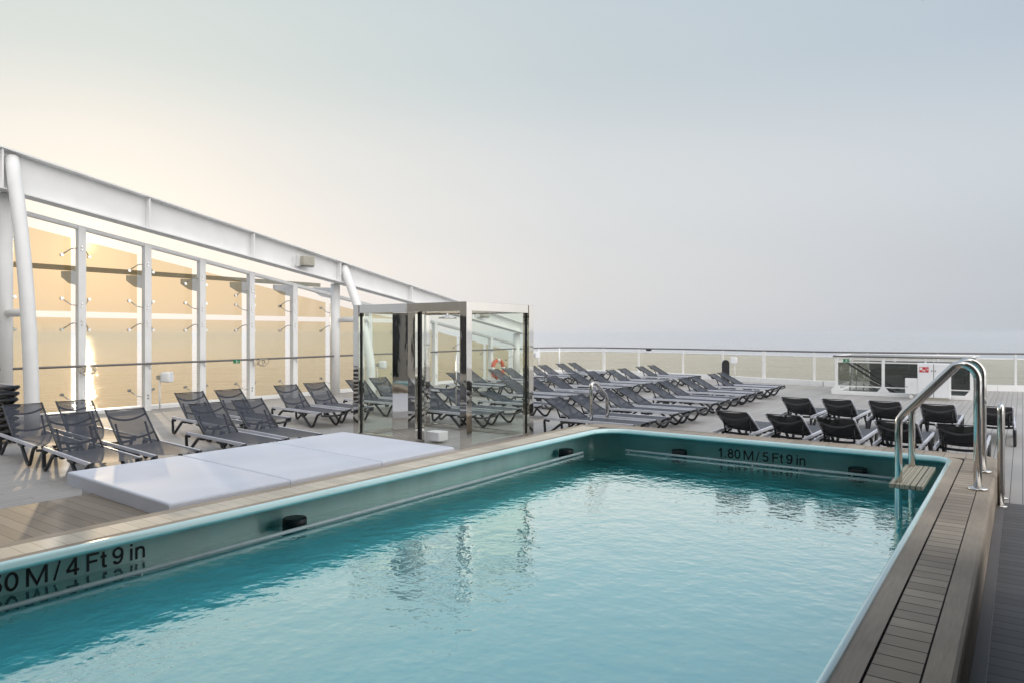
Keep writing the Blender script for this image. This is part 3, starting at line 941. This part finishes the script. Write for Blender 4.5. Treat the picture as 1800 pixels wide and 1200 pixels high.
for a, b in zip(cor, cor[1:]):
    n_ = Vector((a.y - b.y, b.x - a.x, 0)).normalized() * .012
    mb.prism([(a.x - AX, a.y + .03 - AY, .17), (b.x - AX, b.y + .03 - AY, .17), (b.x - AX, b.y + .03 - AY, .89), (a.x - AX, a.y + .03 - AY, .89)], n_)
mb.build('glass_pane', AFTGLASS, ar)
for i in (5, 11):
    p = cor[i]
    mb = MB(); mb.tube([(p.x - AX, p.y - AY, .155), (p.x - AX, p.y - AY, 1.035)], .035, 8); mb.build('post', WHITE, ar)
# small lamp on the rail
x = -11.55
t = thing('rail_lamp', 'small black lamp clipped under the aft top rail', 'lamp', (x, aft_y(x) - .02, 1.0))
mb = MB(); mb.box(-.09, .09, -.06, .06, -.03, .035, bev=.01); mb.build('body', BLACK, t)
mb = MB(); mb.box(-.05, .05, -.04, .04, -.11, -.034, bev=.01); mb.build('base', WHITE2, t)

# ------------------------------------------------------------------ loudspeakers, signs, ring buoy, ropes
def speaker(x, y, z, label, rz, pole=True):
    t = thing('loudspeaker', label, 'loudspeaker', (x, y, 0), rz, 'white deck loudspeakers')
    mb = MB()
    mb.bm.verts.new
    prof = [(-.10, .095), (-.08, .105), (.06, .11), (.09, .095)]
    rings = []
    for px_, hw in prof:
        rings.append([Vector((q.z, q.x, z + q.y)) for q in rrect(-hw, hw, -hw, hw, hw * .35, px_, 5)])
    b = ring_sweep(rings, cap_last=True)
    b.bm.faces.new([b.bm.verts.new(p) for p in rings[0]][::-1])
    bmesh.ops.remove_doubles(b.bm, verts=b.bm.verts, dist=1e-5)
    b.build('cabinet', WHITE2, t)
    mb = MB(); mb.box(-.22, -.10, -.03, .03, z - .05, z + .04, bev=.008); mb.build('bracket', BEIGE, t)
    if pole:
        mb = MB(); mb.tube([(-.16, 0, 0), (-.16, 0, z + .02)], .018, 8); mb.build('pole', WHITE, t)
    return t
speaker(-14.62, 7.93, .71, 'white loudspeaker on a thin pole in front of the amber glass, left of the loungers', R(35))
speaker(-14.62, 14.15, .75, 'white loudspeaker seen through the left glass wall of the shower', R(35))
speaker(-15.05, 22.6, .80, 'white loudspeaker at the aft corner just right of the shower', R(-20), False)
speaker(-7.95, 24.0, .72, 'white loudspeaker on a pole at the aft rail right of the black board', R(-80))


def exit_sign(x, y, z, rz, label):
    t = thing('exit_sign', label, 'sign', (x, y, z), rz, 'green exit signs')
    mb = MB(); mb.box(-.075, .075, -.008, .008, -.042, .042); mb.build('plate', GREEN, t)
    # running figure and arrow
    mb = MB()
    mb.box(-.012, .012, -.0105, -.009, -.012, .012)
    mb.prism([(-.012, -.0105, -.012), (.0, -.0105, -.012), (-.012, -.0105, -.032), (-.024, -.0105, -.032)], (0, .0012, 0))
    mb.prism([(.0, -.0105, -.012), (.012, -.0105, -.012), (.028, -.0105, -.030), (.018, -.0105, -.030)], (0, .0012, 0))
    mb.lathe([(.009, .018), (.009, .03)], .0, -.0095, 8)
    mb.prism([(.035, -.0105, .004), (.06, -.0105, .004), (.06, -.0105, -.006), (.035, -.0105, -.006)], (0, .0012, 0))
    mb.build('pictogram', SIGNWHITE, t)
    return t
exit_sign(-14.84, 9.70, .975, R(70), 'small green exit sign hanging under the windscreen handrail')

t = thing('ring_buoy', 'orange and white ring buoy by the windscreen, seen through the shower glass', 'ring buoy', (-14.84, 19.85, .40), R(90))
def arc(a0, a1):
    return [(.30 * math.cos(R(a)), 0, .30 * math.sin(R(a))) for a in range(a0, a1 + 1, 6)]
for k in range(4):
    mb = MB(); mb.tube(arc(90 * k + 12, 90 * k + 78), .065, 12); mb.build('orange_section', ORANGE, t)
    mb = MB(); mb.tube(arc(90 * k - 12, 90 * k + 12), .067, 12); mb.build('white_band', SIGNWHITE, t)


def rope_coil(x, y, z, label, n):
    t = thing('rope_coil', label, 'rope', (x, y, z), 0, 'rope coils on the handrail')
    rnd = random.Random(n)
    for k in range(n):
        cy = rnd.uniform(-.14, .16); r = rnd.uniform(.06, .11); tilt = rnd.uniform(-.6, .6)
        pts = [(.03 * math.sin(a * 2 + k) + .01 * k, cy + r * math.cos(a) * math.cos(tilt), -.08 + r * .8 * math.sin(a) + math.sin(tilt) * r * .5 * math.cos(a)) for a in [2 * math.pi * i / 18 for i in range(18)]]
        mb = MB(); mb.tube(pts, .0085, 6, closed=True); mb.build('loop', ROPE, t)
    return t
rope_coil(-14.82, 6.40, .98, 'tangle of pale rope on the handrail post in front of the sun glare', 6)
rope_coil(-14.82, 10.3, 1.01, 'bundle of pale rope hanging on the handrail right of the exit sign', 5)

t = thing('board_stand', 'black round-topped board standing by the aft rail behind the loungers', 'board', (-7.55, 22.0, 0), R(20))
pts = [(-.115, 0, .12)] + [(.115, 0, .12)] + [(.115 * math.cos(R(a)), 0, .68 + .125 * math.sin(R(a))) for a in range(0, 181, 15)]
mb = MB(); mb.prism(pts, (0, .04, 0), bev=.006); mb.build('board', BLACK, t)
mb = MB(); mb.box(-.15, .15, -.12, .16, 0, .03); mb.box(-.03, .03, .0, .05, .03, .13); mb.build('foot', BLACK, t)

# ------------------------------------------------------------------ stair enclosure and cabinets
en = thing('stair_enclosure', 'white framed glass enclosure around the deck stairwell near the aft rail', 'stair enclosure', (-2.55, 20.6, 0))
EX, EY = -2.55, 20.6
ex0, ex1, ey0, ey1 = -4.05, -1.0, 20.6, 22.7
def ebox(nm, x0, x1, y0, y1, z0, z1, m=WHITE, bev=0):
    mb = MB(); mb.box(x0 - EX, x1 - EX, y0 - EY, y1 - EY, z0, z1, bev); return mb.build(nm, m, en)
for x in (ex0, -2.93, -1.98, ex1):
    for y in (ey0, ey1):
        w = .035 if x != -1.98 else .016
        ebox('post', x - w, x + w, y - .035, y + .035, .10, .99, bev=.006)
        mb = MB(); mb.prism([(x - .14 - EX, y - .05 - EY, .105), (x + .14 - EX, y - .05 - EY, .105), (x + .05 - EX, y - .05 - EY, .22), (x - .05 - EX, y - .05 - EY, .22)], (0, .1, 0)) if w > .02 else mb.box(x - .03 - EX, x + .03 - EX, y - .04 - EY, y + .04 - EY, .1, .14)
        mb.build('post_foot', WHITE, en)
for y in (ey0, ey1):
    ebox('kerb', ex0 - .12, ex1 + .12, y - .07, y + .07, 0, .10, bev=.01)
    for z, h in ((.22, .025), (.855, .03), (.935, .03)):
        for xa, xb in ((ex0 + .036, -2.966), (-2.894, -1.997), (-1.963, ex1 - .036)):
            ebox('frame_rail', xa, xb, y - .02, y + .02, z, z + h)
    mb = MB(); mb.tube([(ex0 - .08 - EX, y - .05 - EY, 1.02), (ex1 + .08 - EX, y - .05 - EY, 1.02)], .024, 8); mb.build('top_rail', DARKRAIL if y == ey0 else WHITE, en)
    for xa, xb in ((ex0 + .036, -2.966), (-2.894, -1.997), (-1.963, ex1 - .036)):
        mb = MB(); mb.box(xa - EX, xb - EX, y - .006 - EY, y + .006 - EY, .246, .854); mb.build('glass_pane', SMOKE, en)
for x in (ex0, ex1):
    ebox('kerb', x - .07, x + .07, ey0 + .071, ey1 - .071, 0, .10)
    ebox('frame_rail', x - .02, x + .02, ey0 + .036, ey1 - .036, .22, .245)
    ebox('frame_rail', x - .02, x + .02, ey0 + .036, ey1 - .036, .855, .885)
    mb = MB(); mb.tube([(x - EX, ey0 - .04 - EY, 1.021), (x - EX, ey1 - EY, 1.021)], .026, 8); mb.build('top_rail', WHITE, en)
    mb = MB(); mb.box(x - .006 - EX, x + .006 - EX, ey0 + .036 - EY, ey1 - .036 - EY, .246, .854); mb.build('glass_pane', SMOKE, en)
ebox('stairwell_floor', ex0 + .08, ex1 - .08, ey0 + .08, ey1 - .08, .0, .012, INNER)
ebox('stairwell_back', ex0 + .5, ex1 - .08, ey1 - .18, ey1 - .1, .013, .84, INNER)
for y, dz in ((21.3, 0), (22.2, -.02)):
    mb = MB()
    mb.tube([(ex0 + .1 - EX, y - EY, .84 + dz), (-2.75 - EX, y - EY, .05)], .022, 8)
    mb.build('stair_handrail', BLACK, en)
    mb = MB()
    mb.tube([(ex0 + .1 - EX, y - EY, .60 + dz), (-3.0 - EX, y - EY, .05)], .011, 6)
    mb.tube([(ex0 + .1 - EX, y - EY, .38 + dz), (-3.4 - EX, y - EY, .05)], .011, 6)
    mb.tube([(ex0 + .2 - EX, y - EY, .05), (ex0 + .2 - EX, y - EY, .8)], .015, 6)
    mb.tube([(ex0 + .55 - EX, y - EY, .05), (ex0 + .55 - EX, y - EY, .6)], .012, 6)
    mb.build('stair_railing', STEEL, en)
exit_sign(-3.80, 20.53, .91, 0, 'small green exit sign on the white stair enclosure')

cb = thing('fire_cabinet', 'tall white two-door fire cabinet with a red sign in front of the stair enclosure', 'cabinet', (-1.75, 20.15, 0))
mb = MB(); mb.box(-.345, .345, -.14, .14, .06, .90, bev=.008); mb.build('cabinet_body', WHITE2, cb)
mb = MB(); mb.box(-.012, .012, -.1475, -.1405, .075, .885); mb.build('gap_seal', GASKET, cb)
for s, xa, xb in ((0, -.335, -.006), (1, .006, .335)):
    mb = MB(); mb.box(xa, xb, -.156, -.142, .075, .885, bev=.004); d = mb.build('door', WHITE2, cb)
    xh = -.035 if s == 0 else .035
    mb = MB(); mb.tube([(xh, -.157, .72), (xh, -.166, .72)], .014, 10); mb.build('lock', BLACK, d)
mb = MB(); mb.box(-.30, .30, -.12, .12, 0, .058); mb.build('plinth', BEIGE, cb)
mb = MB(); mb.box(-.30, -.165, -.162, -.1565, .68, .81); mb.build('red_sign', RED, cb)
mb = MB(); mb.box(-.155, -.105, -.162, -.1565, .68, .81); mb.build('red_sign', RED, cb)
mb = MB()
mb.box(-.292, -.25, -.1645, -.1625, .735, .80)                    # hose reel
mb.box(-.245, -.235, -.1645, -.1625, .70, .80)
mb.prism([(-.225, -.1645, .745), (-.185, -.1645, .745), (-.185, -.1645, .69), (-.205, -.1645, .69), (-.205, -.1645, .725), (-.225, -.1645, .725)], (0, .002, 0))
mb.box(-.142, -.118, -.1645, -.1625, .74, .756)
mb.box(-.134, -.126, -.1645, -.1625, .72, .78)
mb.build('pictogram', SIGNWHITE, cb)
jb = thing('junction_box', 'small white metal box on a short pedestal left of the fire cabinet', 'box', (-2.21, 20.1, 0))
mb = MB(); mb.box(-.155, .155, -.08, .08, .13, .52, bev=.008); mb.build('box', WHITE2, jb)
mb = MB(); mb.box(-.145, .145, -.089, -.082, .14, .51, bev=.003); d = mb.build('door', WHITE2, jb)
mb = MB(); mb.tube([(-.11, -.0895, .31), (-.11, -.098, .31)], .012, 8); mb.build('lock', BLACK, d)
mb = MB(); mb.tube([(-.03, 0, 0), (-.03, 0, .128)], .06, 16); mb.build('pedestal', WHITE, jb)

# ------------------------------------------------------------------ sun loungers
LEN, HW, RZ = 1.62, .245, .265


def make_lounger(ztop_, name='sun_lounger', black=False):
    t = thing(name, '', 'sun lounger')
    rz = RZ
    for s in (-1, 1):
        y = s * HW
        mb = MB(); mb.box(.0, LEN - .03, y - .013, y + .013, rz - .02, rz + .022, bev=.005); mb.build('side_rail', ALU, t)
        mb = MB(); mb.tube(smooth_path([(.09, y, rz - .035), (-.005, y, rz - .02), (.015, y, .022), (.075, y, .022), (.36, y, rz - .035), (.48, y, rz - .032)], .05, 4), .021, 8); mb.build('leg', BLACK, t)
        mb = MB(); mb.tube(smooth_path([(.90, y, rz - .032), (1.0, y, rz - .035), (1.27, y, .022), (1.36, y, .022), (1.50, y, rz - .03), (LEN - .01, y, rz + .0)], .05, 4), .021, 8); mb.build('leg', BLACK, t)
    for x, sag in ((.47, .02), (.93, .02), (LEN - .005, .02)):
        mb = MB(); mb.tube([(x, -HW + .49 * k / 8, rz - .035 - sag * 4 * (k / 8) * (1 - k / 8)) for k in range(9)], .016, 8); mb.build('crossbar', BLACK, t)
    for s in (-1, 1):
        for x in (.62, 1.02):
            mb = MB(); mb.box(x, x + .09, s * HW - .018, s * HW + .018, rz - .045, rz - .022); mb.build('rail_clip', BLACK, t)
    mb = MB(); mb.grid(lambda u, v: (.50 + (LEN - .52) * u, (-HW + .016) + (2 * HW - .032) * v, rz + .016 - .03 * math.sin(math.pi * v) * (.5 + .5 * math.sin(math.pi * u))), 14, 6)
    mb.build('seat_sling', SEAT, t, recalc=False)
    # backrest, hinged at x = .52
    L = .62
    dz = ztop_ - (rz + .01)
    dx = math.sqrt(L * L - dz * dz)
    bx = lambda u: .52 - dx * u
    bz = lambda u: rz + .01 + dz * u
    nx, nz = dz / L, dx / L          # outward (front) normal
    hw = HW - .02
    mb = MB(); mb.grid(lambda u, v: (bx(u) - nx * .018 * math.sin(math.pi * v), -hw + 2 * hw * v, bz(u) - nz * .018 * math.sin(math.pi * v)), 12, 6)
    b = mb.build('backrest', SLINGB if black else SLING, t, recalc=False)
    for s in (-1, 1):
        mb = MB(); mb.tube([(bx(0), s * hw, bz(0)), (bx(1.01), s * hw, bz(1.01))], .012, 8); mb.build('back_frame', ALU if black else BACKFRAME, b)
    for u, sag in ((.84, .035), (.30, .03)):
        mb = MB(); mb.tube([(bx(u) - nx * sag * 4 * k / 10 * (1 - k / 10), -hw + 2 * hw * k / 10, bz(u) - nz * sag * 4 * k / 10 * (1 - k / 10) - sag * 1.2 * 4 * k / 10 * (1 - k / 10)) for k in range(11)], .013, 8); mb.build('back_crossbar', BANDB if black and u > .5 else BLACK, b)
    mb = MB(); mb.tube([(bx(.995), -hw, bz(.995)), (bx(.995), hw, bz(.995))], .007, 6); mb.build('top_hem', BACKFRAME, b)
    for s in (-1, 1):
        mb = MB(); mb.tube([(bx(.62), s * (hw - .05), bz(.62) - .01), (bx(.62) + .10 + .1 * (dz > .35), s * (hw - .05), rz - .03)], .013, 8); mb.build('prop', BLACK, b)
    mb = MB(); mb.tube([(bx(.62) + .10 + .1 * (dz > .35), -hw + .05, rz - .03), (bx(.62) + .10 + .1 * (dz > .35), hw - .05, rz - .03)], .010, 6); mb.build('prop_bar', BLACK, b)
    return t, dx


ORD = ['first', 'second', 'third', 'fourth', 'fifth', 'sixth', 'seventh', 'eighth', 'ninth', 'tenth', 'eleventh', 'twelfth']
PROTO = {}


def place(zt, tx, ty, rz, label, group, black=False):
    """tx, ty: middle of the backrest's top edge"""
    key = (zt, black)
    if key not in PROTO:
        PROTO[key] = [*make_lounger(zt, black=black), False]
    t, dx, used = PROTO[key]
    off = .52 - dx
    x = tx - off * math.cos(rz); y = ty - off * math.sin(rz)
    if used:
        return dup(t, (x, y, 0), rz, label, group)
    PROTO[key][2] = True
    t.location = Vector((x, y, 0)) * S; t.rotation_euler = (0, 0, rz)
    t['label'] = label; t['group'] = group
    return t


rng = random.Random(3)
jit = lambda a: a + rng.uniform(-.9, .9)
LEFT = 'loungers along the windscreen left of the shower'
for x, y, lab in (
        (-9.35, 3.85, 'see-through charcoal lounger nearest the camera, its foot behind the near white mattress'),
        (-9.28, 4.48, 'charcoal lounger right of the nearest one, foot hidden by the near white mattress'),
        (-11.11, 4.00, 'charcoal lounger at the left edge beside the lounger stack and thick curved strut'),
        (-11.09, 4.64, 'charcoal lounger in front of the sun glare on the sea'),
        (-9.22, 5.54, 'charcoal lounger in front of a twin, left of two with feet behind the middle mattress'),
        (-9.23, 6.20, 'charcoal lounger with its foot behind the middle mattress, right of its twin'),
        (-11.11, 6.39, 'charcoal lounger by the amber glass, right of the pole loudspeaker'),
        (-11.13, 7.10, 'charcoal lounger by the amber glass below the rope bundle'),
        (-11.21, 8.34, 'fully visible charcoal lounger, left one of the pair just left of the shower'),
        (-11.29, 9.07, 'charcoal lounger by the glass, right one of the pair just left of the shower')):
    place(.66, x, y, R(jit(-6)), lab, LEFT)
for x, y, lab in ((-11.36, 10.18, 'lounger cut by the left edge of the shower, half behind its glass'), (-11.50, 10.96, 'lounger wholly behind the left glass pane of the shower, right of the cut one')):
    place(.66, x, y, R(jit(-5)), lab, LEFT)
AFT = 'grey loungers in rows on the aft deck'
zf = .57
back = [(-12.45, 13.05), (-12.55, 14.70), (-12.60, 15.40), (-12.75, 16.80), (-12.85, 17.60), (-13.05, 19.20), (-13.08, 19.95), (-13.2, 21.25), (-13.25, 22.15)]
for k, (x, y) in enumerate(back):
    place(zf, x, y, R(jit(-3)), f'grey lounger in the back row by the windscreen, {ORD[k]} from the shower', AFT)
mid = [(-8.95, 9.62), (-8.95, 10.35), None, (-9.5, 13.07), (-9.5, 13.95), (-9.6, 15.0), (-9.75, 16.35), (-9.85, 17.45), (-9.75, 18.45), (-9.85, 19.4), (-9.98, 20.9), (-10.04, 21.9)]
n = 0
for p in mid:
    if p is None:
        place(.44, -9.0, 11.55, R(-4), 'grey lounger with a low back seen through the right shower glass, middle row', AFT)
        continue
    place(zf, p[0], p[1], R(jit(-5 if n < 2 else -2)), f'grey lounger in the middle row of the aft block, {ORD[n]} from the shower', AFT)
    n += 1
front = [(-6.26, 9.84), (-6.25, 10.57), (-6.36, 11.75), (-6.34, 12.47), (-6.47, 13.94), (-6.51, 14.80), (-6.55, 16.04), (-6.59, 16.80), (-6.61, 18.13), (-6.66, 18.98)]
for k, (x, y) in enumerate(front):
    place(zf, x, y, R(jit(-1.5)), f'grey lounger in the front row of the aft block, {ORD[k]} from the pool corner', AFT)
RG = 'dark-backed loungers behind the far pool coping'
rl = ['leftmost', 'second from left', 'middle', 'second from right, behind the ladder', 'rightmost, behind the ladder uprights']
for k, (x, y) in enumerate(((-3.2, 9.54), (-2.52, 9.54), (-1.9, 9.54), (-1.23, 9.58), (-.60, 9.68))):
    place(zf, x, y, R(90 + jit(0)), f'black-backed lounger in the nearer row by the coping, {rl[k]}', RG, True)
for k, (x, y) in enumerate(((-3.04, 12.22), (-2.42, 12.29), (-1.75, 12.38), (-1.03, 12.29), (-.33, 12.40))):
    place(zf, x, y, R(90 + jit(0)), f"black-backed lounger in the second row behind the coping, {rl[k] if k < 3 else ['second from right', 'rightmost, alone right of the ladder'][k - 3]}", RG, True)


# stack of folded loungers at the left edge of the picture
def make_flat():
    t = thing('stacked_lounger', '', 'sun lounger')
    for s in (-1, 1):
        y = s * HW
        mb = MB(); mb.box(.0, LEN - .03, y - .013, y + .013, .05, .09, bev=.005); mb.build('side_rail', ALU, t)
        mb = MB(); mb.tube(smooth_path([(.90, y, .055), (1.30, y, .0), (1.42, y, .0), (LEN, y, .06), (LEN + .03, y, .07)], .05, 4), .026, 8); mb.build('leg', BLACK, t)
        mb = MB(); mb.tube(smooth_path([(.0, y, .06), (.05, y, .0), (.12, y, .0), (.45, y, .055)], .05, 4), .026, 8); mb.build('leg', BLACK, t)
    mb = MB(); mb.tube([(LEN + .02, -HW, .07), (LEN + .035, 0, .06), (LEN + .02, HW, .07)], .024, 8); mb.build('crossbar', BLACK, t)
    mb = MB(); mb.grid(lambda u, v: (.02 + (LEN - .04) * u, (-HW + .016) + (2 * HW - .032) * v, .082 - .012 * math.sin(math.pi * v)), 8, 4)
    mb.build('sling', SLING, t, recalc=False)
    return t


SG = 'stack of folded loungers at the left edge'
fl = make_flat()
for k in range(9):
    lab = f'black folded lounger in the stack at the left edge, {ORD[k]} from the deck'
    if k == 0:
        fl.location = Vector((-13.76, 4.05, .03)) * S; fl['label'] = lab; fl['group'] = SG
    else:
        dup(fl, (-13.76 + .012 * (k % 2), 4.05, .03 + .092 * k), R(.4 * (k % 3 - 1)), lab, SG)
